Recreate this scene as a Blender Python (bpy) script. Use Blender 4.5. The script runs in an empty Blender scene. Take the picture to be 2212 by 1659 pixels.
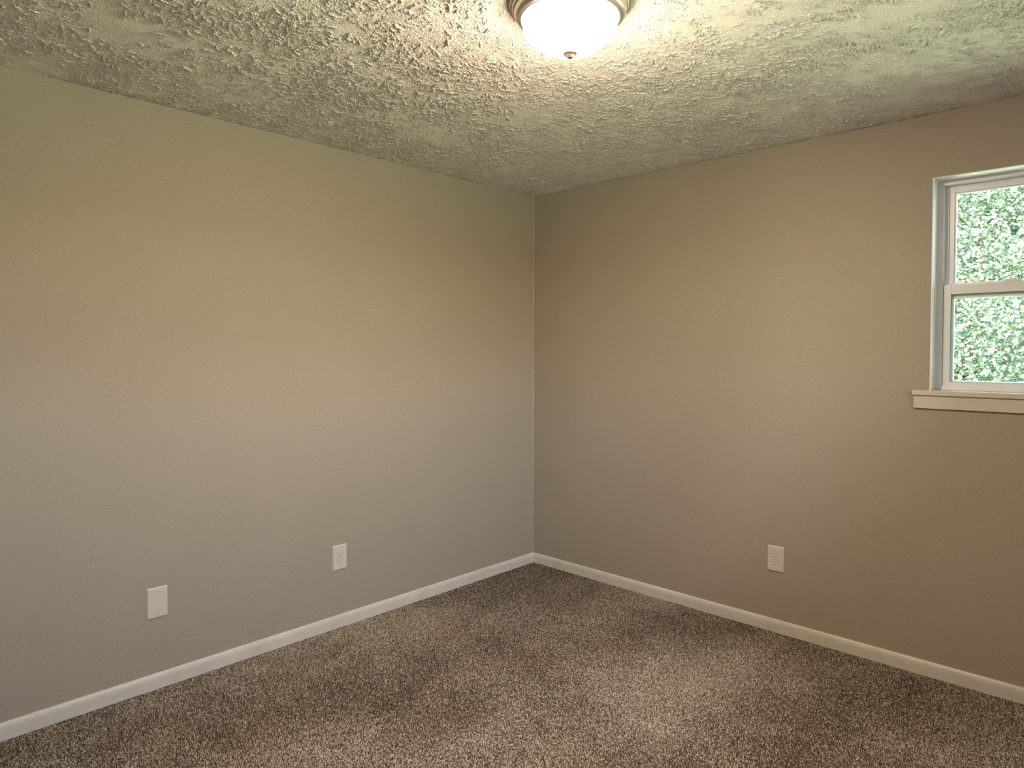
import bpy, bmesh, math, random
import numpy as np
from mathutils import Vector, Matrix

random.seed(7)
rng = np.random.default_rng(11)
S = bpy.context.scene
C = S.collection

# ------------------------------------------------------------------ camera
YAW, PITCH, ROLL = 2.3325, -0.0240, 0.0011
F_PX = 1468.5
cam_d = bpy.data.cameras.new('camera')
cam = bpy.data.objects.new('camera', cam_d)
C.objects.link(cam)
fw = Vector((math.cos(YAW) * math.cos(PITCH), math.sin(YAW) * math.cos(PITCH), math.sin(PITCH)))
rt = fw.cross(Vector((0, 0, 1))).normalized()
up = rt.cross(fw)
r2 = rt * math.cos(ROLL) + up * math.sin(ROLL)
u2 = -rt * math.sin(ROLL) + up * math.cos(ROLL)
M = Matrix((r2, u2, -fw)).transposed().to_4x4()
M.translation = Vector((3.0256, -3.3806, 1.4198))
cam.matrix_world = M
cam_d.sensor_fit = 'HORIZONTAL'
cam_d.sensor_width = 36.0
cam_d.lens = F_PX / 2212 * 36.0
cam_d.shift_y = -37.93 / 2212
cam_d.clip_start = 0.02
cam_d.clip_end = 400
S.camera = cam

# ------------------------------------------------------------------ sky, sun, exposure
W = bpy.data.worlds.new('sky')
S.world = W
W.use_nodes = True
nt = W.node_tree
bg = nt.nodes['Background']
sky = nt.nodes.new('ShaderNodeTexSky')
sky.sky_type = 'NISHITA'
sky.sun_disc = False
sky.sun_elevation = math.radians(52)
sky.sun_rotation = math.radians(150)
sky.air_density = 1.0
sky.dust_density = 2.5
tint = nt.nodes.new('ShaderNodeVectorMath')
tint.operation = 'MULTIPLY'
tint.inputs[1].default_value = (1.0, 0.87, 0.79)
nt.links.new(sky.outputs[0], tint.inputs[0])
nt.links.new(tint.outputs[0], bg.inputs[0])
bg.inputs[1].default_value = 2.2

sun_d = bpy.data.lights.new('sun', 'SUN')
sun_d.energy = 38.0
sun_d.angle = math.radians(0.6)
sun_d.color = (1.0, 0.95, 0.86)
sun = bpy.data.objects.new('sun', sun_d)
C.objects.link(sun)
sun.location = (0, -6, 9)
sun.rotation_euler = Vector((0.32, 0.62, -0.80)).to_track_quat('-Z', 'Y').to_euler()

S.view_settings.view_transform = 'Standard'
S.view_settings.look = 'None'
S.view_settings.gamma = 1
S.view_settings.use_curve_mapping = False
S.view_settings.exposure = 1.10
S.cycles.use_denoising = True
S.cycles.denoising_prefilter = 'NONE'
S.cycles.use_guiding = True
S.cycles.max_bounces = 5
S.cycles.diffuse_bounces = 3
S.cycles.glossy_bounces = 3
S.cycles.transparent_max_bounces = 12
S.cycles.sample_clamp_indirect = 30.0

LAMP_EMIT = 125.0
LAMP_COL = (1.0, 0.78, 0.55)

RX, RY, H = 3.55, -3.65, 2.44          # room extents: x 0..RX, y RY..0
LX, LY = 1.752, -1.799                 # ceiling lamp


# ------------------------------------------------------------------ material helpers
def mat(name, col=(0.8, 0.8, 0.8), rough=0.5, metal=0.0, spec=0.5):
    m = bpy.data.materials.new(name)
    m.use_nodes = True
    b = m.node_tree.nodes['Principled BSDF']
    b.inputs['Base Color'].default_value = (*col, 1)
    b.inputs['Roughness'].default_value = rough
    b.inputs['Metallic'].default_value = metal
    b.inputs['Specular IOR Level'].default_value = spec
    return m, m.node_tree, b


class G:
    """tiny node-graph builder"""
    def __init__(self, t):
        self.t = t

    def n(self, kind, **kw):
        x = self.t.nodes.new(kind)
        for k, v in kw.items():
            setattr(x, k, v)
        return x

    def put(self, sock, v):
        if hasattr(v, 'is_linked') or isinstance(v, bpy.types.NodeSocket):
            self.t.links.new(v, sock)
        else:
            sock.default_value = v

    def math(self, op, a, b=0.0, c=None, clamp=False):
        x = self.n('ShaderNodeMath', operation=op, use_clamp=clamp)
        self.put(x.inputs[0], a)
        self.put(x.inputs[1], b)
        if c is not None:
            self.put(x.inputs[2], c)
        return x.outputs[0]

    def vmath(self, op, a, b=(0, 0, 0)):
        x = self.n('ShaderNodeVectorMath', operation=op)
        self.put(x.inputs[0], a)
        if op == 'SCALE':
            self.put(x.inputs['Scale'], b)
        else:
            self.put(x.inputs[1], b)
        return x.outputs['Value'] if op in ('LENGTH', 'DISTANCE', 'DOT_PRODUCT') else x.outputs['Vector']

    def noise(self, vec, scale, detail=2.0, rough=0.5, dist=0.0, color=False, dims='3D'):
        x = self.n('ShaderNodeTexNoise', noise_dimensions=dims)
        self.put(x.inputs['Vector'], vec)
        x.inputs['Scale'].default_value = scale
        x.inputs['Detail'].default_value = detail
        x.inputs['Roughness'].default_value = rough
        x.inputs['Distortion'].default_value = dist
        return x.outputs['Color'] if color else x.outputs[0]

    def remap(self, v, a, b, c=0.0, d=1.0, smooth=False):
        x = self.n('ShaderNodeMapRange', clamp=True)
        if smooth:
            x.interpolation_type = 'SMOOTHSTEP'
        self.put(x.inputs[0], v)
        for i, q in enumerate((a, b, c, d)):
            x.inputs[i + 1].default_value = q
        return x.outputs[0]

    def mix(self, f, a, b):
        x = self.n('ShaderNodeMix', data_type='RGBA')
        self.put(x.inputs['Factor'], f)
        for s, v in ((x.inputs[6], a), (x.inputs[7], b)):
            if isinstance(v, tuple):
                s.default_value = (*v, 1) if len(v) == 3 else v
            else:
                self.t.links.new(v, s)
        return x.outputs[2]

    def bump(self, h, dist, strength=1.0, normal=None):
        x = self.n('ShaderNodeBump')
        x.inputs['Strength'].default_value = strength
        x.inputs['Distance'].default_value = dist
        self.t.links.new(h, x.inputs['Height'])
        if normal is not None:
            self.t.links.new(normal, x.inputs['Normal'])
        return x.outputs[0]

    def pos(self):
        return self.n('ShaderNodeNewGeometry').outputs['Position']


# wall paint: flat taupe with roller stipple
def wall_paint():
    m, t, b = mat('taupe_wall_paint', (0.36, 0.325, 0.262), 0.62, 0, 0.35)
    g = G(t)
    p = g.pos()
    big = g.noise(p, 1.3, 3)
    fine = g.noise(p, 210, 1, 0.5)
    mid = g.noise(p, 90, 2)
    col = g.mix(g.remap(big, 0.3, 0.7), (0.424, 0.370, 0.306), (0.444, 0.387, 0.322))
    col = g.mix(g.math('MULTIPLY', g.remap(fine, 0.35, 0.65), 0.55), col, (0.275, 0.240, 0.188))
    t.links.new(col, b.inputs['Base Color'])
    h = g.math('ADD', g.math('MULTIPLY', fine, 0.6), g.math('MULTIPLY', mid, 0.5))
    t.links.new(g.bump(h, 0.0010, 0.8), b.inputs['Normal'])
    return m


# ceiling: off-white paint, its slap-brush relief is modelled in the mesh
def ceiling_paint():
    m, t, b = mat('slap_brush_ceiling', (0.86, 0.82, 0.765), 0.55, 0, 0.35)
    g = G(t)
    p = g.pos()
    sep0 = g.n('ShaderNodeSeparateXYZ')
    t.links.new(p, sep0.inputs[0])
    flat = g.n('ShaderNodeCombineXYZ')
    t.links.new(sep0.outputs[0], flat.inputs[0])
    t.links.new(sep0.outputs[1], flat.inputs[1])
    P = flat.outputs[0]

    def slap(scale, K, mrad, off, w):
        """fine bristle lines fanning out from the middle of each stamp"""
        warp = g.vmath('SCALE', g.vmath('SUBTRACT', g.noise(g.vmath('ADD', P, (off, off * 2, 0)), 30, 2, 0.6, color=True), (0.5, 0.5, 0.5)), 0.022)
        v = g.vmath('SCALE', g.vmath('ADD', g.vmath('ADD', P, warp), (off, -off, 0)), scale)
        v = g.vmath('MULTIPLY', v, (1, 1, 0))
        vo = g.n('ShaderNodeTexVoronoi', voronoi_dimensions='2D', feature='F1')
        vo.inputs['Scale'].default_value = 1.0
        t.links.new(v, vo.inputs['Vector'])
        cpos = vo.outputs['Position']
        d = g.vmath('SUBTRACT', v, g.vmath('MULTIPLY', cpos, (1, 1, 0)))
        r = g.vmath('LENGTH', d)
        q = g.vmath('SCALE', g.vmath('NORMALIZE', d), K)
        comb = g.n('ShaderNodeCombineXYZ')
        t.links.new(g.math('MULTIPLY', r, mrad), comb.inputs[2])
        q = g.vmath('ADD', q, comb.outputs[0])
        q = g.vmath('ADD', q, g.vmath('SCALE', cpos, 13.7))
        n = g.noise(q, 1.0, 1.0, 0.5, 0.2)
        ridge = g.math('SUBTRACT', 1.0, g.math('DIVIDE', g.math('ABSOLUTE', g.math('SUBTRACT', n, 0.52)), w), clamp=True)
        return g.math('MULTIPLY', ridge, g.remap(r, 0.03, 0.14))

    a1 = slap(4.6, 15.0, 14.0, 0.0, 0.10)
    a2 = slap(6.1, 12.0, 15.0, 3.71, 0.10)
    m2 = g.remap(g.noise(g.vmath('ADD', P, (5.3, 1.7, 0)), 11, 2, 0.6), 0.42, 0.56, 0.1, 1.0)
    h = g.math('MAXIMUM', a1, g.math('MULTIPLY', a2, m2))
    h = g.math('MULTIPLY', h, g.remap(g.noise(P, 140, 2, 0.6), 0.36, 0.56, 0.1, 1.0))
    m.cycles.use_bump_map_correction = False
    t.links.new(g.bump(h, 0.0038, 1.0), b.inputs['Normal'])
    return m


def trim_paint(name, a, c, rough=0.42):
    m, t, b = mat(name, a, rough, 0, 0.45)
    g = G(t)
    p = g.pos()
    n = g.noise(p, 7, 4, 0.65)
    sp = g.noise(p, 160, 2, 0.6)
    scuff = g.noise(g.vmath('MULTIPLY', p, (1, 1, 6)), 16, 4, 0.7)
    col = g.mix(g.remap(n, 0.35, 0.7), a, c)
    col = g.mix(g.math('MULTIPLY', g.remap(scuff, 0.60, 0.70), 0.35), col, (0.42, 0.36, 0.28))
    col = g.mix(g.math('MULTIPLY', g.remap(sp, 0.735, 0.76), 0.8), col, (0.13, 0.10, 0.07))
    t.links.new(col, b.inputs['Base Color'])
    t.links.new(g.bump(g.noise(p, 60, 3), 0.0012, 0.5), b.inputs['Normal'])
    return m


def carpet_mat():
    m, t, b = mat('brown_twist_carpet', (0.16, 0.12, 0.085), 0.92, 0, 0.15)
    g = G(t)
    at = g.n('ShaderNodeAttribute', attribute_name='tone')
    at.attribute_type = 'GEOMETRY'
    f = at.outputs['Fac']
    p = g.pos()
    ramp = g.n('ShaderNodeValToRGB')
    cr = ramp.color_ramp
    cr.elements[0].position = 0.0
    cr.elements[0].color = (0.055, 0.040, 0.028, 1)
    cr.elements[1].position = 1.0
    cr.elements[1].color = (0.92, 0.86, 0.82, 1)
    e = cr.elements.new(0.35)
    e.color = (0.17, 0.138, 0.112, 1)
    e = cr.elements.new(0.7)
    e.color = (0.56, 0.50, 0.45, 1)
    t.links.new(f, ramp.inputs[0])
    big = g.noise(p, 2.3, 3, 0.6)
    col = g.mix(g.remap(big, 0.35, 0.65), ramp.outputs[0], g.vmath('MULTIPLY', ramp.outputs[0], (0.86, 0.82, 0.78)))
    t.links.new(col, b.inputs['Base Color'])
    return m


def glass_mat():
    m = bpy.data.materials.new('window_glass')
    m.use_nodes = True
    t = m.node_tree
    t.nodes.remove(t.nodes['Principled BSDF'])
    g = G(t)
    tr = g.n('ShaderNodeBsdfTransparent')
    tr.inputs[0].default_value = (0.93, 0.97, 0.95, 1)
    gl = g.n('ShaderNodeBsdfGlossy')
    gl.inputs['Roughness'].default_value = 0.01
    fr = g.n('ShaderNodeFresnel')
    fr.inputs[0].default_value = 1.45
    mx = g.n('ShaderNodeMixShader')
    t.links.new(fr.outputs[0], mx.inputs[0])
    t.links.new(tr.outputs[0], mx.inputs[1])
    t.links.new(gl.outputs[0], mx.inputs[2])
    t.links.new(mx.outputs[0], t.nodes['Material Output'].inputs[0])
    return m


def leaf_mat(name, a, c, d):
    m, t, b = mat(name, a, 0.38, 0, 0.6)
    g = G(t)
    at = g.n('ShaderNodeAttribute', attribute_name='tone')
    at.attribute_type = 'GEOMETRY'
    col = g.mix(g.remap(at.outputs['Fac'], 0.0, 0.6), a, c)
    col = g.mix(g.remap(at.outputs['Fac'], 0.6, 1.0), col, d)
    t.links.new(col, b.inputs['Base Color'])
    tl = g.n('ShaderNodeBsdfTranslucent')
    t.links.new(g.vmath('MULTIPLY', col, (1.1, 1.3, 0.85)), tl.inputs[0])
    mx = g.n('ShaderNodeMixShader')
    mx.inputs[0].default_value = 0.4
    t.links.new(b.outputs[0], mx.inputs[1])
    t.links.new(tl.outputs[0], mx.inputs[2])
    t.links.new(mx.outputs[0], t.nodes['Material Output'].inputs[0])
    return m


M_WALL = wall_paint()
M_CEIL = ceiling_paint()
M_TRIM = trim_paint('cream_baseboard_paint', (0.70, 0.675, 0.62), (0.62, 0.59, 0.53))
M_SILL = trim_paint('cream_sill_paint', (0.64, 0.60, 0.53), (0.60, 0.56, 0.50))
M_REVEAL = mat('white_reveal_paint', (0.90, 0.91, 0.90), 0.45)[0]
M_VINYL = mat('white_window_vinyl', (0.86, 0.88, 0.93), 0.30)[0]
M_GASKET = mat('grey_gasket', (0.08, 0.085, 0.085), 0.6)[0]
M_GLASS = glass_mat()
M_CARPET = carpet_mat()
M_PLATE = mat('cream_plastic', (0.66, 0.63, 0.56), 0.35)[0]
M_RECEP = mat('pale_plastic', (0.72, 0.68, 0.60), 0.3)[0]
M_SLOT = mat('slot_shadow', (0.02, 0.015, 0.012), 0.8)[0]
M_GAP = mat('brown_gap', (0.12, 0.09, 0.06), 0.8)[0]
M_STEEL = mat('painted_screw', (0.55, 0.52, 0.46), 0.35, 0.3)[0]
M_CAULK = mat('corner_paint_ridge', (0.44, 0.395, 0.32), 0.5)[0]


def nickel_mat():
    m, t, b = mat('brushed_nickel', (0.50, 0.475, 0.43), 0.36, 1.0)
    g = G(t)
    tc = g.n('ShaderNodeTexCoord').outputs['Object']
    n = g.noise(g.vmath('MULTIPLY', tc, (1, 1, 14)), 120, 2)
    t.links.new(g.remap(n, 0.2, 0.8, 0.30, 0.44), b.inputs['Roughness'])
    return m


M_NICKEL = nickel_mat()


def dome_mat():
    m, t, b = mat('lit_frosted_glass', (0.9, 0.88, 0.82), 0.3)
    g = G(t)
    b.inputs['Emission Color'].default_value = (*LAMP_COL, 1)
    # bulbs hang in the bowl: the glass is brightest low down and weaker under the metal rim
    tc = g.n('ShaderNodeTexCoord').outputs['Object']
    sp = g.n('ShaderNodeSeparateXYZ')
    t.links.new(tc, sp.inputs[0])
    t.links.new(g.remap(sp.outputs[2], -0.140, -0.070, LAMP_EMIT, LAMP_EMIT * 0.20), b.inputs['Emission Strength'])
    return m


M_DOME = dome_mat()
M_BARK = None


def bark_mat():
    m, t, b = mat('grey_bark', (0.16, 0.13, 0.10), 0.9)
    g = G(t)
    p = g.pos()
    n = g.noise(g.vmath('MULTIPLY', p, (6, 6, 1)), 6, 4)
    t.links.new(g.mix(n, (0.03, 0.025, 0.02), (0.12, 0.10, 0.085)), b.inputs['Base Color'])
    t.links.new(g.bump(n, 0.02), b.inputs['Normal'])
    return m


M_BARK = bark_mat()


def lawn_mat():
    m, t, b = mat('sunlit_grass', (0.12, 0.25, 0.06), 0.9)
    g = G(t)
    p = g.pos()
    n = g.noise(p, 2, 6, 0.7)
    t.links.new(g.mix(g.remap(n, 0.3, 0.7), (0.27, 0.35, 0.21), (0.40, 0.47, 0.32)), b.inputs['Base Color'])
    t.links.new(g.bump(g.noise(p, 60, 3), 0.03), b.inputs['Normal'])
    return m


M_LAWN = lawn_mat()


# ------------------------------------------------------------------ geometry helpers
def link_bm(name, bm, m, parent=None, smooth=False, loc=None):
    bmesh.ops.recalc_face_normals(bm, faces=bm.faces)
    me = bpy.data.meshes.new(name)
    bm.to_mesh(me)
    bm.free()
    if smooth:
        me.polygons.foreach_set('use_smooth', [True] * len(me.polygons))
    o = bpy.data.objects.new(name, me)
    C.objects.link(o)
    if m is not None:
        me.materials.append(m)
    if parent is not None:
        o.parent = parent
    if loc is not None:
        o.location = loc
    return o


def box(bm, x0, x1, y0, y1, z0, z1, bev=0.0, seg=2):
    vs = [bm.verts.new((x, y, z)) for x in (x0, x1) for y in (y0, y1) for z in (z0, z1)]
    idx = [(0, 1, 3, 2), (4, 6, 7, 5), (0, 4, 5, 1), (2, 3, 7, 6), (0, 2, 6, 4), (1, 5, 7, 3)]
    fs = [bm.faces.new([vs[i] for i in f]) for f in idx]
    if bev > 0:
        es = list({e for f in fs for e in f.edges})
        bmesh.ops.bevel(bm, geom=es, offset=bev, segments=seg, profile=0.5, affect='EDGES')
    return bm


def struct(o, label=None):
    o['kind'] = 'structure'
    if label:
        o['label'] = label
    return o


def thing(name, label, cat, loc=(0, 0, 0), rotz=0.0, group=None):
    o = bpy.data.objects.new(name, None)
    C.objects.link(o)
    o.location = loc
    o.rotation_euler = (0, 0, rotz)
    o.empty_display_size = 0.1
    o['label'] = label
    o['category'] = cat
    if group:
        o['group'] = group
    return o


def extrude_profile(bm, prof, p0, p1, inward):
    """sweep prof [(d,z)] along p0->p1; d measured along 'inward' (unit 2-vector). Ends may be mitred with (shift0,shift1) per d."""
    (a, b) = (Vector(p0), Vector(p1))
    rows = []
    for base, s in ((a, 0), (b, 1)):
        rows.append([bm.verts.new((base.x + inward[0] * d, base.y + inward[1] * d, z)) for d, z in prof])
    n = len(prof)
    for i in range(n):
        j = (i + 1) % n
        bm.faces.new((rows[0][i], rows[0][j], rows[1][j], rows[1][i]))
    bm.faces.new(rows[0][::-1])
    bm.faces.new(rows[1])


def lathe(bm, prof, seg=96):
    rings = []
    for r, z in prof:
        if r < 1e-6:
            rings.append([bm.verts.new((0, 0, z))])
        else:
            rings.append([bm.verts.new((r * math.cos(2 * math.pi * k / seg), r * math.sin(2 * math.pi * k / seg), z)) for k in range(seg)])
    for a, b in zip(rings, rings[1:]):
        for k in range(seg):
            j = (k + 1) % seg
            if len(a) == 1:
                bm.faces.new((a[0], b[k], b[j]))
            elif len(b) == 1:
                bm.faces.new((a[k], a[j], b[0]))
            else:
                bm.faces.new((a[k], a[j], b[j], b[k]))


# ------------------------------------------------------------------ room shell
GAP = 0.0022          # dark hairline between wall paint and ceiling
WX0, WX1, WZ0, WZ1 = 2.304, 3.214, 1.2475, 2.162   # window opening
T = 0.16              # outer wall thickness


def wall_boxes(bm, x0, x1, y0, y1, face):
    """wall with a hairline recess at the top of the room face"""
    box(bm, x0, x1, y0, y1, -0.1, H - GAP)


bm = bmesh.new()
box(bm, -T, 0, RY - T, T, -0.1, H - GAP)
box(bm, -T, -0.006, RY - T, T, H - GAP, H)
struct(link_bm('wall_left', bm, M_WALL), 'taupe painted wall on the left')

bm = bmesh.new()
for (a, b, c, d) in ((0, WX0, -0.1, H - GAP), (WX1, RX, -0.1, H - GAP), (WX0, WX1, -0.1, WZ0 - 0.022), (WX0, WX1, WZ1, H - GAP)):
    box(bm, a, b, 0, T, c, d)
box(bm, 0, RX, 0.006, T, H - GAP, H)
struct(link_bm('wall_right', bm, M_WALL), 'taupe painted wall with the window')

OFFS = (1.314, 0.264)                   # window_2 and window_3 sit in the near right wall
bm = bmesh.new()
ys = [T]
for ty in OFFS:
    ys += [ty - WX0, ty - WX1]
ys.append(RY - T)
for a, b in zip(ys[0::2], ys[1::2]):
    box(bm, RX, RX + T, b, a, -0.1, H)
for ty in OFFS:
    box(bm, RX, RX + T, ty - WX1, ty - WX0, -0.1, WZ0 - 0.022)
    box(bm, RX, RX + T, ty - WX1, ty - WX0, WZ1, H)
struct(link_bm('wall_near_right', bm, M_WALL))
bm = bmesh.new()
box(bm, 0, RX, RY - T, RY, -0.1, H)
struct(link_bm('wall_near_left', bm, M_WALL))

def ceiling_relief():
    """slap-brush (crow's foot) drywall texture: overlapping stamps, each a fan of short wandering strands of compound"""
    st = 0.0022
    nx, ny = int((RX + 0.1) / st), int((-RY + 0.1) / st)
    ox, oy = -0.05, 0.05
    r = np.random.default_rng(5)
    hm = np.zeros(nx * ny, np.float32)
    n_st = int(13.5 / 0.0095)
    cx = r.uniform(-0.05, RX + 0.05, n_st)
    cy = r.uniform(RY - 0.05, 0.05, n_st)
    per = 46
    sc = np.repeat(r.uniform(0.6, 1.25, n_st), per)      # how heavily the stamp was loaded
    n = n_st * per
    px, py = np.repeat(cx, per), np.repeat(cy, per)
    a = r.uniform(0, 2 * math.pi, n) 
    aim = np.repeat(r.uniform(0, 2 * math.pi, n_st), per)
    a = np.where(r.random(n) < 0.55, aim + r.normal(0, 0.75, n), a)
    r0 = 0.012 + 0.085 * np.sqrt(r.random(n))
    x = px + r0 * np.cos(a)
    y = py + r0 * np.sin(a)
    head = a + r.normal(0, 0.35, n)
    steps = r.integers(4, 26, n)
    amp = sc * (0.0014 + 0.0060 * r.random(n) ** 2)
    curl = r.normal(0, 0.035, n)
    dsp = 0.0019
    K = [(i, j) for i in range(-2, 3) for j in range(-2, 3)]
    sig = 0.00150 * r.uniform(0.8, 1.4, n)
    for k in range(26):
        al = k < steps
        t_ = k / steps
        env = np.clip(np.minimum(t_ * 5 + 0.35, (1 - t_) * 4 + 0.2), 0, 1) * (0.75 + 0.25 * np.sin(k * 1.3 + a * 7))
        hgt = amp * env
        gx = (x - ox) / st
        gy = (oy - y) / st
        ix = np.round(gx).astype(int)
        iy = np.round(gy).astype(int)
        for i, j in K:
            qx, qy = ix + i, iy + j
            ok = al & (qx >= 0) & (qx < nx) & (qy >= 0) & (qy < ny)
            d2 = ((qx - gx) ** 2 + (qy - gy) ** 2) * st * st
            v = (hgt * np.exp(-d2 / (2 * sig ** 2))).astype(np.float32)
            np.maximum.at(hm, (qx * ny + qy)[ok], v[ok])
        head += curl + r.normal(0, 0.16, n)
        x = x + dsp * np.cos(head)
        y = y + dsp * np.sin(head)
    ii, jj = np.meshgrid(np.arange(nx), np.arange(ny), indexing='ij')
    co = np.stack([ox + ii.ravel() * st, oy - jj.ravel() * st, H - hm], 1)
    b = (ii[:-1, :-1] * ny + jj[:-1, :-1]).ravel()[:, None]
    F = b + np.array([0, ny, ny + 1, 1])
    # slab on top
    nb = len(co)
    sl = np.array([[x_, y_, z_] for x_ in (-T - 0.3, RX + T + 0.3) for y_ in (RY - T - 0.3, T + 0.3) for z_ in (H + 0.0015, H + 0.14)])
    co = np.concatenate([co, sl])
    F = np.concatenate([F, np.array([(0, 1, 3, 2), (4, 6, 7, 5), (0, 4, 5, 1), (2, 3, 7, 6), (0, 2, 6, 4), (1, 5, 7, 3)]) + nb])
    me = bpy.data.meshes.new('ceiling')
    me.vertices.add(len(co))
    me.vertices.foreach_set('co', co.astype(np.float32).ravel())
    me.loops.add(F.size)
    me.loops.foreach_set('vertex_index', F.astype(np.int32).ravel())
    me.polygons.add(len(F))
    me.polygons.foreach_set('loop_start', np.arange(0, F.size, 4, dtype=np.int32))
    me.update(calc_edges=True)
    me.polygons.foreach_set('use_smooth', np.concatenate([np.ones(len(F) - 6, bool), np.zeros(6, bool)]))
    me.materials.append(M_CEIL)
    o = bpy.data.objects.new('ceiling', me)
    C.objects.link(o)
    struct(o, 'off-white ceiling with slap-brush texture')


ceiling_relief()

# painted ridge of caulk in the corner
bm = bmesh.new()
prof = [(0.0, 0.0), (0.0026, 0.0), (0.0013, -0.0013), (0.0, -0.0026)]
zs = np.linspace(0.060, H - 0.004, 60)
rows = []
for i, z in enumerate(zs):
    k = 1.0 + 0.25 * math.sin(i * 1.7) * math.sin(i * 0.53)
    rows.append([bm.verts.new((x * k, y * k, z)) for x, y in prof])
for a, b in zip(rows, rows[1:]):
    for i in range(4):
        j = (i + 1) % 4
        bm.faces.new((a[i], a[j], b[j], b[i]))
bm.faces.new(rows[0])
bm.faces.new(rows[-1][::-1])
struct(link_bm('trim_1', bm, M_CAULK), 'thin painted ridge in the corner of the walls')

# baseboards (rounded ranch profile)
BH, BT = 0.064, 0.0125
PROF = [(0, 0), (BT, 0), (BT, BH * 0.58)]
for k in range(1, 9):
    a = k / 8 * math.pi / 2
    PROF.append((BT - (BT - 0.003) * (1 - math.cos(a)) ** 1.0, BH * 0.58 + (BH * 0.42 - 0.001) * math.sin(a)))
PROF += [(0.001, BH), (0, BH)]


def baseboard(name, p0, p1, inward, label=None):
    bm = bmesh.new()
    extrude_profile(bm, PROF, p0, p1, inward)
    return struct(link_bm(name, bm, M_TRIM), label)


baseboard('baseboard_left', (0, 0), (0, RY), (1, 0), 'cream baseboard along the left wall')
baseboard('baseboard_right', (BT, 0), (RX, 0), (0, -1), 'cream baseboard along the window wall')
baseboard('baseboard_near_right', (RX, -BT), (RX, RY + BT), (-1, 0))
baseboard('baseboard_near_left', (BT, RY), (RX, RY), (0, 1))

# scarf joint on the right baseboard
bm = bmesh.new()
jp = [(d + 0.0005, z) for d, z in PROF[1:4]]
box(bm, 0.2790, 0.2802, -BT - 0.0006, -BT + 0.002, 0.0, BH * 0.6)
struct(link_bm('trim_2', bm, mat('dusty_joint', (0.33, 0.29, 0.23), 0.8)[0]), 'joint line in the baseboard near the corner')


# ------------------------------------------------------------------ carpet floor with real tufts
def floor_mesh():
    sp = 0.0037
    nx, ny = int(RX / sp), int(-RY / sp)
    gx, gy = np.meshgrid(np.arange(nx), np.arange(ny), indexing='ij')
    x = (gx.ravel() + 0.5 + rng.uniform(-0.42, 0.42, nx * ny)) * sp
    y = -(gy.ravel() + 0.5 + rng.uniform(-0.42, 0.42, nx * ny)) * sp
    n = len(x)

    def lf(seed, sc, oct=4):
        r = np.random.default_rng(seed)
        v = np.zeros(n)
        amp = 1.0
        for o in range(oct):
            for _ in range(5):
                a = r.uniform(0, 2 * math.pi)
                ph = r.uniform(0, 6.28)
                fr = sc * (2 ** o) * r.uniform(0.7, 1.4)
                v += amp * np.sin(fr * (x * math.cos(a) + y * math.sin(a)) + ph)
            amp *= 0.62
        return v / np.std(v)
    leanx = 0.0011 * lf(1, 3.2) + rng.normal(0, 0.0013, n)
    leany = 0.0011 * lf(2, 2.8) + rng.normal(0, 0.0013, n)
    h = 0.0060 + 0.0004 * lf(3, 6.0) + rng.normal(0, 0.0011, n)
    h = np.clip(h, 0.003, 0.0105)
    rad = sp * rng.uniform(0.70, 1.0, n)
    ang = rng.uniform(0, 2 * math.pi, n)
    tone = np.clip(rng.normal(0.46, 0.30, n) + 0.06 * lf(4, 4.0), 0, 1)
    z0 = -0.0045
    V = np.zeros((n, 4, 3))
    for k in range(3):
        V[:, k, 0] = x + rad * np.cos(ang + k * 2.0944)
        V[:, k, 1] = y + rad * np.sin(ang + k * 2.0944)
        V[:, k, 2] = z0
    V[:, 3, 0] = x + leanx
    V[:, 3, 1] = y + leany
    V[:, 3, 2] = z0 + h
    V[:, :, 0] = np.clip(V[:, :, 0], 0.0005, RX - 0.0005)
    V[:, :, 1] = np.clip(V[:, :, 1], RY + 0.0005, -0.0005)
    b = np.arange(n)[:, None] * 4
    F = np.concatenate([b + np.array([0, 1, 3]), b + np.array([1, 2, 3]), b + np.array([2, 0, 3])], axis=1).reshape(-1, 3)
    verts = V.reshape(-1, 3)
    tones = np.repeat(tone, 4).reshape(n, 4)
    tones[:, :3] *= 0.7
    tones = tones.ravel()
    # backing slab
    nb = len(verts)
    bx = np.array([[x_, y_, z_] for x_ in (-0.02, RX + 0.02) for y_ in (RY - 0.02, 0.02) for z_ in (-0.08, z0)])
    verts = np.concatenate([verts, bx])
    tones = np.concatenate([tones, np.full(8, 0.1)])
    q = np.array([(0, 1, 3), (0, 3, 2), (4, 6, 7), (4, 7, 5), (0, 4, 5), (0, 5, 1), (2, 3, 7), (2, 7, 6), (0, 2, 6), (0, 6, 4), (1, 5, 7), (1, 7, 3)]) + nb
    F = np.concatenate([F, q])
    me = bpy.data.meshes.new('floor')
    me.vertices.add(len(verts))
    me.vertices.foreach_set('co', verts.astype(np.float32).ravel())
    me.loops.add(F.size)
    me.loops.foreach_set('vertex_index', F.astype(np.int32).ravel())
    me.polygons.add(len(F))
    me.polygons.foreach_set('loop_start', np.arange(0, F.size, 3, dtype=np.int32))
    me.update(calc_edges=True)
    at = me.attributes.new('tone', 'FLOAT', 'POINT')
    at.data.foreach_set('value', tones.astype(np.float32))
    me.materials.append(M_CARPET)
    o = bpy.data.objects.new('floor', me)
    C.objects.link(o)
    struct(o, 'brown speckled twist-pile carpet')


floor_mesh()


# ------------------------------------------------------------------ window
def ring_frame(bm, x0, x1, z0, z1, wl, wr, wb, wt, y0, y1, bev=0.0015):
    """rectangular frame of four members"""
    box(bm, x0, x0 + wl, y0, y1, z0, z1, bev)
    box(bm, x1 - wr, x1, y0, y1, z0, z1, bev)
    box(bm, x0 + wl, x1 - wr, y0, y1, z1 - wt, z1, bev)
    box(bm, x0 + wl, x1 - wr, y0, y1, z0, z0 + wb, bev)


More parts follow.
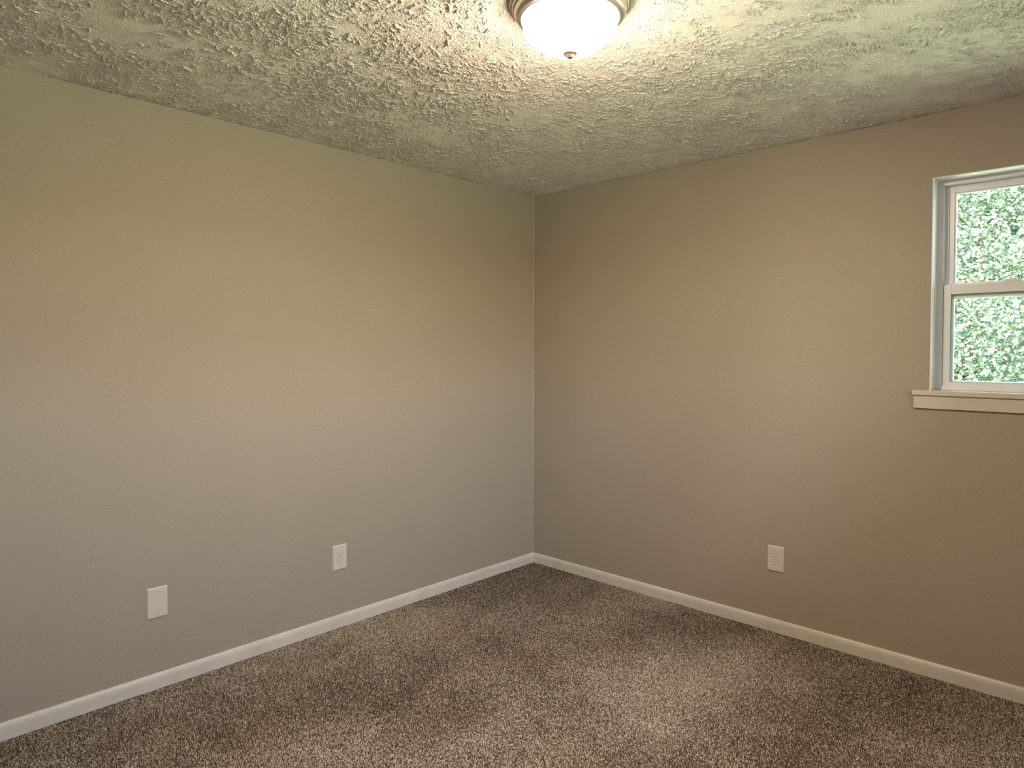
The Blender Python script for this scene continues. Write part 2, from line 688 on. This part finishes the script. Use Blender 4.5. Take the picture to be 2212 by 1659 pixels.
win = bpy.data.objects.new('window_1', None)
C.objects.link(win)
win.location = (0, 0, 0)
struct(win, 'white double-hung window in the right wall')

bm = bmesh.new()   # reveal lining: sides and head
rv = 0.0035
box(bm, WX0 - 0.0005, WX0 + rv, -0.0008, 0.085, WZ0, WZ1 + 0.0005, 0.0006)
box(bm, WX1 - rv, WX1 + 0.0005, -0.0008, 0.085, WZ0, WZ1 + 0.0005, 0.0006)
box(bm, WX0, WX1, -0.0008, 0.085, WZ1 - rv, WZ1 + 0.0005, 0.0006)
link_bm('reveal_lining', bm, M_REVEAL, win)

bm = bmesh.new()   # vinyl master frame, stepped
ring_frame(bm, WX0, WX1, WZ0, WZ1, 0.012, 0.012, 0.010, 0.012, 0.080, T + 0.01)
ring_frame(bm, WX0 + 0.0105, WX1 - 0.0105, WZ0 + 0.006, WZ1 - 0.0105, 0.016, 0.016, 0.012, 0.012, 0.083, T + 0.012)
ring_frame(bm, WX0 + 0.024, WX1 - 0.024, WZ0 + 0.012, WZ1 - 0.021, 0.016, 0.016, 0.010, 0.012, 0.118, T + 0.014)
link_bm('window_frame', bm, M_VINYL, win)

LS = dict(x0=2.3325, x1=WX1 - 0.0285, z0=1.2530, z1=1.7075)
bm = bmesh.new()   # lower sash
ring_frame(bm, LS['x0'], LS['x1'], LS['z0'], LS['z1'], 0.028, 0.028, 0.0315, 0.043, 0.090, 0.113, 0.0018)
ls = link_bm('lower_sash', bm, M_VINYL, win)
bm = bmesh.new()
ring_frame(bm, LS['x0'] + 0.0275, LS['x1'] - 0.0275, LS['z0'] + 0.031, LS['z1'] - 0.0425, 0.0011, 0.0011, 0.0008, 0.0011, 0.0895, 0.093, 0)
link_bm('gasket', bm, M_GASKET, ls)
bm = bmesh.new()
box(bm, LS['x0'] + 0.027, LS['x1'] - 0.027, 0.1035, 0.1065, LS['z0'] + 0.030, LS['z1'] - 0.042)
link_bm('glass_pane', bm, M_GLASS, ls)
bm = bmesh.new()   # outer glazing stop seen through the glass
ring_frame(bm, LS['x0'] + 0.0270, LS['x1'] - 0.0270, LS['z0'] + 0.030, LS['z1'] - 0.042, 0.0115, 0.0115, 0.006, 0.0205, 0.1075, 0.114, 0.001)
link_bm('glazing_stop', bm, M_VINYL, ls)

US = dict(x0=2.3445, x1=WX1 - 0.0405, z0=1.684, z1=2.131)
bm = bmesh.new()   # upper sash, set further out
ring_frame(bm, US['x0'], US['x1'], US['z0'], US['z1'], 0.0190, 0.0190, 0.030, 0.022, 0.1205, 0.145, 0.0015)
us = link_bm('upper_sash', bm, M_VINYL, win)
bm = bmesh.new()
ring_frame(bm, US['x0'] + 0.017, US['x1'] - 0.017, US['z0'] + 0.028, US['z1'] - 0.020, 0.0075, 0.0075, 0.004, 0.0065, 0.127, 0.140, 0.001)
link_bm('glazing_stop', bm, M_VINYL, us)
bm = bmesh.new()
box(bm, US['x0'] + 0.015, US['x1'] - 0.015, 0.1325, 0.1355, US['z0'] + 0.026, US['z1'] - 0.018)
link_bm('glass_pane', bm, M_GLASS, us)

# two cam locks standing on the meeting rail
for cx in (2.575, 2.945):
    bm = bmesh.new()
    box(bm, cx - 0.034, cx + 0.034, 0.092, 0.112, LS['z1'], LS['z1'] + 0.006, 0.0018)
    lk = link_bm('sash_lock', bm, M_VINYL, win)
    bm = bmesh.new()
    bmesh.ops.create_cone(bm, cap_ends=True, segments=24, radius1=0.010, radius2=0.008, depth=0.006,
                          matrix=Matrix.Translation((cx + 0.008, 0.102, LS['z1'] + 0.009)))
    box(bm, cx - 0.028, cx + 0.008, 0.098, 0.105, LS['z1'] + 0.007, LS['z1'] + 0.012, 0.0015)
    link_bm('lock_lever', bm, M_VINYL, lk)

# etched square sticker outline in the corner of the lower glass
def rounded_ring(bm, cx, cz, w, h, r, t_, y0, y1, seg=6):
    def loop(w_, h_, r_):
        pts = []
        for (sx, sz, a0) in ((1, 1, 0), (-1, 1, 90), (-1, -1, 180), (1, -1, 270)):
            for k in range(seg + 1):
                a = math.radians(a0 + 90 * k / seg)
                pts.append((cx + sx * (w_ / 2 - r_) + r_ * math.cos(a), cz + sz * (h_ / 2 - r_) + r_ * math.sin(a)))
        return pts
    o = loop(w, h, r)
    i = loop(w - 2 * t_, h - 2 * t_, max(r - t_, 0.0005))
    n = len(o)
    vs = [[bm.verts.new((x, y, z)) for x, z in L] for L, y in ((o, y0), (i, y0), (i, y1), (o, y1))]
    for a, b in ((0, 1), (1, 2), (2, 3), (3, 0)):
        for k in range(n):
            j = (k + 1) % n
            bm.faces.new((vs[a][k], vs[a][j], vs[b][j], vs[b][k]))


bm = bmesh.new()
rounded_ring(bm, 2.3935, 1.6310, 0.033, 0.029, 0.006, 0.0028, 0.1025, 0.1034)
st = link_bm('corner_sticker', bm, mat('pale_sticker', (0.70, 0.78, 0.72), 0.5)[0], ls)

# stool (sill board) and apron below
bm = bmesh.new()
box(bm, 2.2405, WX1 + 0.062, -0.022, -0.0002, WZ0 - 0.0215, WZ0, 0.0022)
box(bm, WX0 + 0.0004, WX1 - 0.0004, -0.004, 0.088, WZ0 - 0.0215, WZ0 - 0.0001, 0.0003)
link_bm('window_sill', bm, M_SILL, win)
bm = bmesh.new()
box(bm, 2.2455, WX1 + 0.057, -0.0125, -0.0002, 1.1690, WZ0 - 0.0217, 0.0015)
link_bm('window_apron', bm, M_SILL, win)

# two more units of the same window in the near right wall, behind the camera's right shoulder
def copy_tree(o, parent=None):
    c = o.copy()
    C.objects.link(c)
    c.parent = parent
    for ch in [q for q in bpy.data.objects if q.parent == o]:
        copy_tree(ch, c)
    return c


for i, ty in enumerate(OFFS):
    w = copy_tree(win)
    w.name = 'window_%d' % (i + 2)
    w.location = (RX, ty, 0)
    w.rotation_euler = (0, 0, -math.pi / 2)
    w['label'] = ('white double-hung window in the side wall, nearer the window wall', 'white double-hung window in the side wall, nearer the doorway end')[i]

# ------------------------------------------------------------------ ceiling light
lamp = thing('ceiling_light', 'flush-mount ceiling light with lit frosted glass dome and brushed nickel ring', 'ceiling light', (LX, LY, H))
prof = [(0.0, 0.0), (0.176, 0.0), (0.1785, -0.003), (0.1785, -0.008), (0.176, -0.0115), (0.1715, -0.0125), (0.1700, -0.0145),
        (0.1708, -0.0185), (0.1690, -0.0225), (0.1655, -0.0240)]
for k in range(0, 11):
    a = k / 10 * math.radians(80)
    prof.append((0.1470 + 0.0175 * math.cos(a), -0.0250 - 0.0230 * math.sin(a)))
prof += [(0.1475, -0.0492), (0.1455, -0.0508), (0.1430, -0.0500), (0.1425, -0.0460), (0.1425, -0.030), (0.0, -0.030)]
bm = bmesh.new()
lathe(bm, prof)
o = link_bm('mounting_ring', bm, M_NICKEL, lamp, smooth=True)
o.data.materials[0] = M_NICKEL

R0, DZ = 0.1420, 0.100
prof = [(R0, -0.040)]
for k in range(0, 25):
    u = k / 24
    a = u * math.pi / 2
    r = R0 * math.cos(a) ** 0.86 if k < 24 else 0.0
    z = -0.0470 - DZ * math.sin(a) ** 1.12
    prof.append((r, z))
bm = bmesh.new()
lathe(bm, prof)
link_bm('glass_dome', bm, M_DOME, lamp, smooth=True)

zt = -0.0470 - DZ
prof = [(0.0, zt + 0.004), (0.0200, zt + 0.0045), (0.0222, zt + 0.0015), (0.0210, zt - 0.0020), (0.0165, zt - 0.0045), (0.0145, zt - 0.0050), (0.0142, zt - 0.0075),
        (0.0105, zt - 0.0092), (0.0098, zt - 0.0115), (0.0070, zt - 0.0138), (0.0035, zt - 0.0148), (0.0, zt - 0.0150)]
bm = bmesh.new()
lathe(bm, prof, 48)
link_bm('finial', bm, M_NICKEL, lamp, smooth=True)


# ------------------------------------------------------------------ wall plates (built facing -y, base at the plate's centre on the wall)
PW, PH, PT = 0.0825, 0.1290, 0.0062


def plate_mesh():
    bm = bmesh.new()
    e = 0.0045
    pts = [(PW / 2, PH / 2, 0), (PW / 2, PH / 2, PT * 0.35), (PW / 2 - e, PH / 2 - e, PT)]
    loops = []
    for hx, hz, d in pts:
        loops.append([bm.verts.new((sx * hx, -d, sz * hz)) for sx, sz in ((-1, -1), (1, -1), (1, 1), (-1, 1))])
    for a, b in zip(loops, loops[1:]):
        for k in range(4):
            j = (k + 1) % 4
            bm.faces.new((a[k], a[j], b[j], b[k]))
    bm.faces.new(loops[0])
    bm.faces.new(loops[-1][::-1])
    bmesh.ops.bevel(bm, geom=[ed for ed in bm.edges], offset=0.0006, segments=2, profile=0.5, affect='EDGES')
    return bm


def clipped_disc(bm, r, clip, y0, y1, cz, seg=48, bev=0.0):
    pts = []
    for k in range(seg):
        a = 2 * math.pi * k / seg
        x, z = r * math.cos(a), r * math.sin(a)
        z = max(-clip, min(clip, z))
        pts.append((x, z))
    rows = [[bm.verts.new((x, y0, z + cz)) for x, z in pts], [bm.verts.new((x, y1 + bev, z + cz)) for x, z in pts]]
    if bev:
        s = (r - bev) / r
        rows.append([bm.verts.new((x * s, y1, z * s + cz)) for x, z in pts])
    for a, b in zip(rows, rows[1:]):
        for k in range(seg):
            j = (k + 1) % seg
            bm.faces.new((a[k], a[j], b[j], b[k]))
    bm.faces.new(rows[0])
    bm.faces.new(rows[-1][::-1])


def screw(parent, x, z, y):
    bm = bmesh.new()
    bmesh.ops.create_cone(bm, cap_ends=True, segments=20, radius1=0.0030, radius2=0.0022, depth=0.0012,
                          matrix=Matrix.Translation((x, y - 0.0004, z)) @ Matrix.Rotation(math.radians(90), 4, 'X'))
    s = link_bm('screw', bm, M_STEEL, parent)
    bm = bmesh.new()
    box(bm, x - 0.0004, x + 0.0004, y - 0.0013, y - 0.0005, z - 0.0022, z + 0.0022)
    link_bm('screw_slot', bm, M_GAP, s)
    return s


def outlet(label, loc, rotz):
    t = thing('wall_outlet', label, 'wall outlet', loc, rotz, 'duplex outlets on the walls')
    link_bm('cover_plate', plate_mesh(), M_PLATE, t)
    for cz in (0.0198, -0.0202):
        bm = bmesh.new()
        clipped_disc(bm, 0.0184, 0.0157, -PT + 0.002, -PT - 0.0002, cz)
        g_ = link_bm('receptacle', bm, M_GAP, t)
        bm = bmesh.new()
        clipped_disc(bm, 0.0174, 0.0148, -PT + 0.001, -PT - 0.0013, cz, bev=0.0008)
        link_bm('receptacle_face', bm, M_RECEP, g_)
        yy = -PT - 0.0013
        for sx, hh in ((-0.0066, 0.0090), (0.0062, 0.0078)):
            bm = bmesh.new()
            box(bm, sx - 0.00115, sx + 0.00115, yy - 0.0001, yy + 0.0006, cz + 0.0045 - hh / 2, cz + 0.0045 + hh / 2)
            link_bm('slot', bm, M_SLOT, g_)
        bm = bmesh.new()
        clipped_disc(bm, 0.0026, 0.0026, yy + 0.0006, yy - 0.0001, cz - 0.0080, seg=18)
        link_bm('ground_hole', bm, M_SLOT, g_)
    screw(t, 0, 0, -PT)
    return t


# right wall faces -y; left wall faces +x (rotate +90)
outlet('cream duplex outlet on the right wall below and left of the window', (1.6396, 0.0, 0.3705), 0.0)
outlet('cream duplex outlet on the left wall, nearer the corner', (0.0, -1.4875, 0.3590), math.pi / 2)

bp = thing('blank_wall_plate', 'plain cream blank cover plate low on the left wall', 'wall plate', (0.0, -2.3625, 0.3615), math.pi / 2)
link_bm('cover_plate', plate_mesh(), M_PLATE, bp)
screw(bp, 0.001, 0.0475, -PT)
screw(bp, 0.001, -0.0475, -PT)


# small marks: nail hole in the window wall by the outlet, fleck on the carpet
wr = bpy.data.objects['wall_right']
bm = bmesh.new()
clipped_disc(bm, 0.0019, 0.0019, 0.001, -0.0006, 0, seg=14)
link_bm('nail_hole', bm, M_SLOT, wr, loc=(1.695, 0.0, 0.4072))
bm = bmesh.new()
bmesh.ops.create_icosphere(bm, subdivisions=2, radius=0.0042)
for v in bm.verts:
    v.co = Vector((v.co.x * 1.9, v.co.y * 0.8, v.co.z * 0.6)) * random.uniform(0.8, 1.2)
o = link_bm('lint_fleck', bm, mat('black_lint', (0.015, 0.013, 0.015), 0.9)[0], None, loc=(1.203, -0.146, 0.0055))
o['label'] = 'tiny black fleck lying on the brown carpet near the right baseboard'
o['category'] = 'fleck'

# ------------------------------------------------------------------ outside: lawn and trees
bm = bmesh.new()
N = 40
grid = {}
for i in range(N + 1):
    for j in range(N + 1):
        x = -24 + 60 * i / N
        y = -24 + 60 * j / N
        z = -0.75 + 0.05 * math.sin(x * 0.7) * math.cos(y * 0.5) + max(0, y - 12) * 0.06
        grid[i, j] = bm.verts.new((x, y, z))
for i in range(N):
    for j in range(N):
        bm.faces.new((grid[i, j], grid[i + 1, j], grid[i + 1, j + 1], grid[i, j + 1]))
lawn = struct(link_bm('ground', bm, M_LAWN, smooth=True), 'sunlit grass outside the window')

LEAF = [leaf_mat('maple_leaf', (0.06, 0.09, 0.065), (0.105, 0.16, 0.115), (0.24, 0.29, 0.24)),
        leaf_mat('blue_green_leaf', (0.06, 0.11, 0.11), (0.11, 0.20, 0.20), (0.24, 0.33, 0.33)),
        leaf_mat('yellow_green_leaf', (0.08, 0.11, 0.065), (0.15, 0.19, 0.12), (0.28, 0.30, 0.22))]


def tube(bm, pts, rads, seg=8):
    rows = []
    for i, (p, r) in enumerate(zip(pts, rads)):
        p = Vector(p)
        a = Vector(pts[max(i - 1, 0)])
        b = Vector(pts[min(i + 1, len(pts) - 1)])
        d = (b - a).normalized()
        s = d.cross(Vector((0.3, 1, 0.2))).normalized()
        u = d.cross(s)
        rows.append([bm.verts.new(p + (s * math.cos(2 * math.pi * k / seg) + u * math.sin(2 * math.pi * k / seg)) * r) for k in range(seg)])
    for a, b in zip(rows, rows[1:]):
        for k in range(seg):
            j = (k + 1) % seg
            bm.faces.new((a[k], a[j], b[j], b[k]))
    bm.faces.new(rows[0][::-1])
    bm.faces.new(rows[-1])


def tree(name, label, cat, x, y, h, rx, rz, zc, nleaf, m, size, seed, group):
    r = np.random.default_rng(seed)
    gz = -0.78 + max(0, y - 12) * 0.06
    t = thing(name, label, cat, (x, y, gz), 0, group)
    bm = bmesh.new()
    k = 9
    pts = [(0.12 * math.sin(i * 0.9 + seed), 0.10 * math.cos(i * 0.7 + seed) - 0.1, i * h * 0.92 / k) for i in range(k + 1)]
    tube(bm, pts, [0.085 * (1 - i / (k + 2.0)) * h / 7 + 0.01 for i in range(k + 1)], 10)
    ends = []
    for q in range(34):
        zi = r.uniform(0.12, 0.9) * h * 0.92
        i = min(int(zi / (h * 0.92) * k), k - 1)
        a = r.uniform(0, 2 * math.pi)
        ln = rx * r.uniform(0.5, 0.95)
        p0 = Vector(pts[i])
        bp_ = [p0 + Vector((math.cos(a + 0.15 * s) * ln * s / 4, math.sin(a + 0.15 * s) * ln * s / 4, 0.10 * ln * s + r.uniform(-0.04, 0.04))) for s in range(5)]
        tube(bm, bp_, [0.026, 0.020, 0.014, 0.009, 0.004], 6)
        ends.append(bp_)
    link_bm('trunk', bm, M_BARK, t, smooth=True)
    # leaves gathered into sprays
    ns = max(20, nleaf // 40)
    u = r.normal(size=(ns, 3))
    u /= np.linalg.norm(u, axis=1)[:, None]
    rad = r.uniform(0.25, 1.0, ns) ** (1 / 2.4)
    c = np.stack([u[:, 0] * rx * rad, u[:, 1] * rx * 0.8 * rad, zc + u[:, 2] * rz * rad], 1)
    stone = r.normal(0, 0.16, ns)
    idx = r.integers(0, ns, nleaf)
    off = r.normal(0, 1, (nleaf, 3)) * np.array([0.26, 0.26, 0.11])
    P = c[idx] + off
    P[:, 2] = np.maximum(P[:, 2], 0.08)
    sz = size * r.uniform(0.6, 1.35, nleaf)
    a = r.uniform(0, 2 * math.pi, nleaf)
    tilt = r.normal(0.45, 0.45, nleaf)
    d = np.stack([np.cos(a) * np.cos(tilt), np.sin(a) * np.cos(tilt), -np.sin(tilt)], 1)
    rnd = r.normal(size=(nleaf, 3)) * 0.45 + np.array([0, -0.35, 1.0])
    s = np.cross(d, rnd)
    s /= np.linalg.norm(s, axis=1)[:, None]
    nn = np.cross(s, d)
    # lobed leaf outline (8 points, folded along the midrib)
    out = [(0.0, 0.0, 0), (0.28, 0.42, 0.07), (0.46, 0.20, 0.04), (0.70, 0.34, 0.05), (1.05, 0.0, -0.05), (0.70, -0.34, 0.05), (0.46, -0.20, 0.04), (0.28, -0.42, 0.07)]
    V = np.zeros((nleaf, 8, 3))
    for i, (l, w, f) in enumerate(out):
        V[:, i] = P + sz[:, None] * (d * l + s * w + nn * f)
    b = np.arange(nleaf)[:, None] * 8
    F = np.concatenate([b + np.array(q) for q in ((0, 1, 2, 4), (2, 3, 4, 4), (0, 4, 6, 7), (4, 5, 6, 6))], axis=1).reshape(-1, 4)
    # as triangles
    tri = np.concatenate([b + np.array(q) for q in ((0, 1, 2), (0, 2, 4), (2, 3, 4), (0, 4, 6), (4, 5, 6), (0, 6, 7))], axis=1).reshape(-1, 3)
    tone = np.clip(r.normal(0.48, 0.2, nleaf) + stone[idx], 0, 1)
    me = bpy.data.meshes.new('foliage')
    me.vertices.add(nleaf * 8)
    me.vertices.foreach_set('co', V.astype(np.float32).ravel())
    me.loops.add(tri.size)
    me.loops.foreach_set('vertex_index', tri.astype(np.int32).ravel())
    me.polygons.add(len(tri))
    me.polygons.foreach_set('loop_start', np.arange(0, tri.size, 3, dtype=np.int32))
    me.update(calc_edges=True)
    at = me.attributes.new('tone', 'FLOAT', 'POINT')
    at.data.foreach_set('value', np.repeat(tone, 8).astype(np.float32))
    me.materials.append(m)
    o = bpy.data.objects.new('foliage', me)
    C.objects.link(o)
    o.parent = t
    return t


TR = 'trees beyond the window'
tree('leafy_tree', 'green maple-like tree filling most of the window view', 'tree', 1.25, 7.0, 6.0, 1.75, 2.8, 2.9, 90000, LEAF[0], 0.047, 3, TR)
tree('leafy_tree', 'blue-green tree seen behind the nearer tree through the upper pane', 'tree', 0.7, 12.6, 9.0, 2.9, 4.1, 4.4, 80000, LEAF[1], 0.085, 5, TR)
tree('leafy_tree', 'blue-green tree to the left outside, behind the wall', 'tree', -3.9, 7.4, 7.0, 2.2, 3.2, 3.8, 12000, LEAF[1], 0.09, 13, TR)
tree('leafy_tree', 'tall pale yellow-green tree farthest back outside', 'tree', -0.6, 20.0, 11.5, 4.2, 5.2, 5.8, 45000, LEAF[2], 0.15, 21, TR)
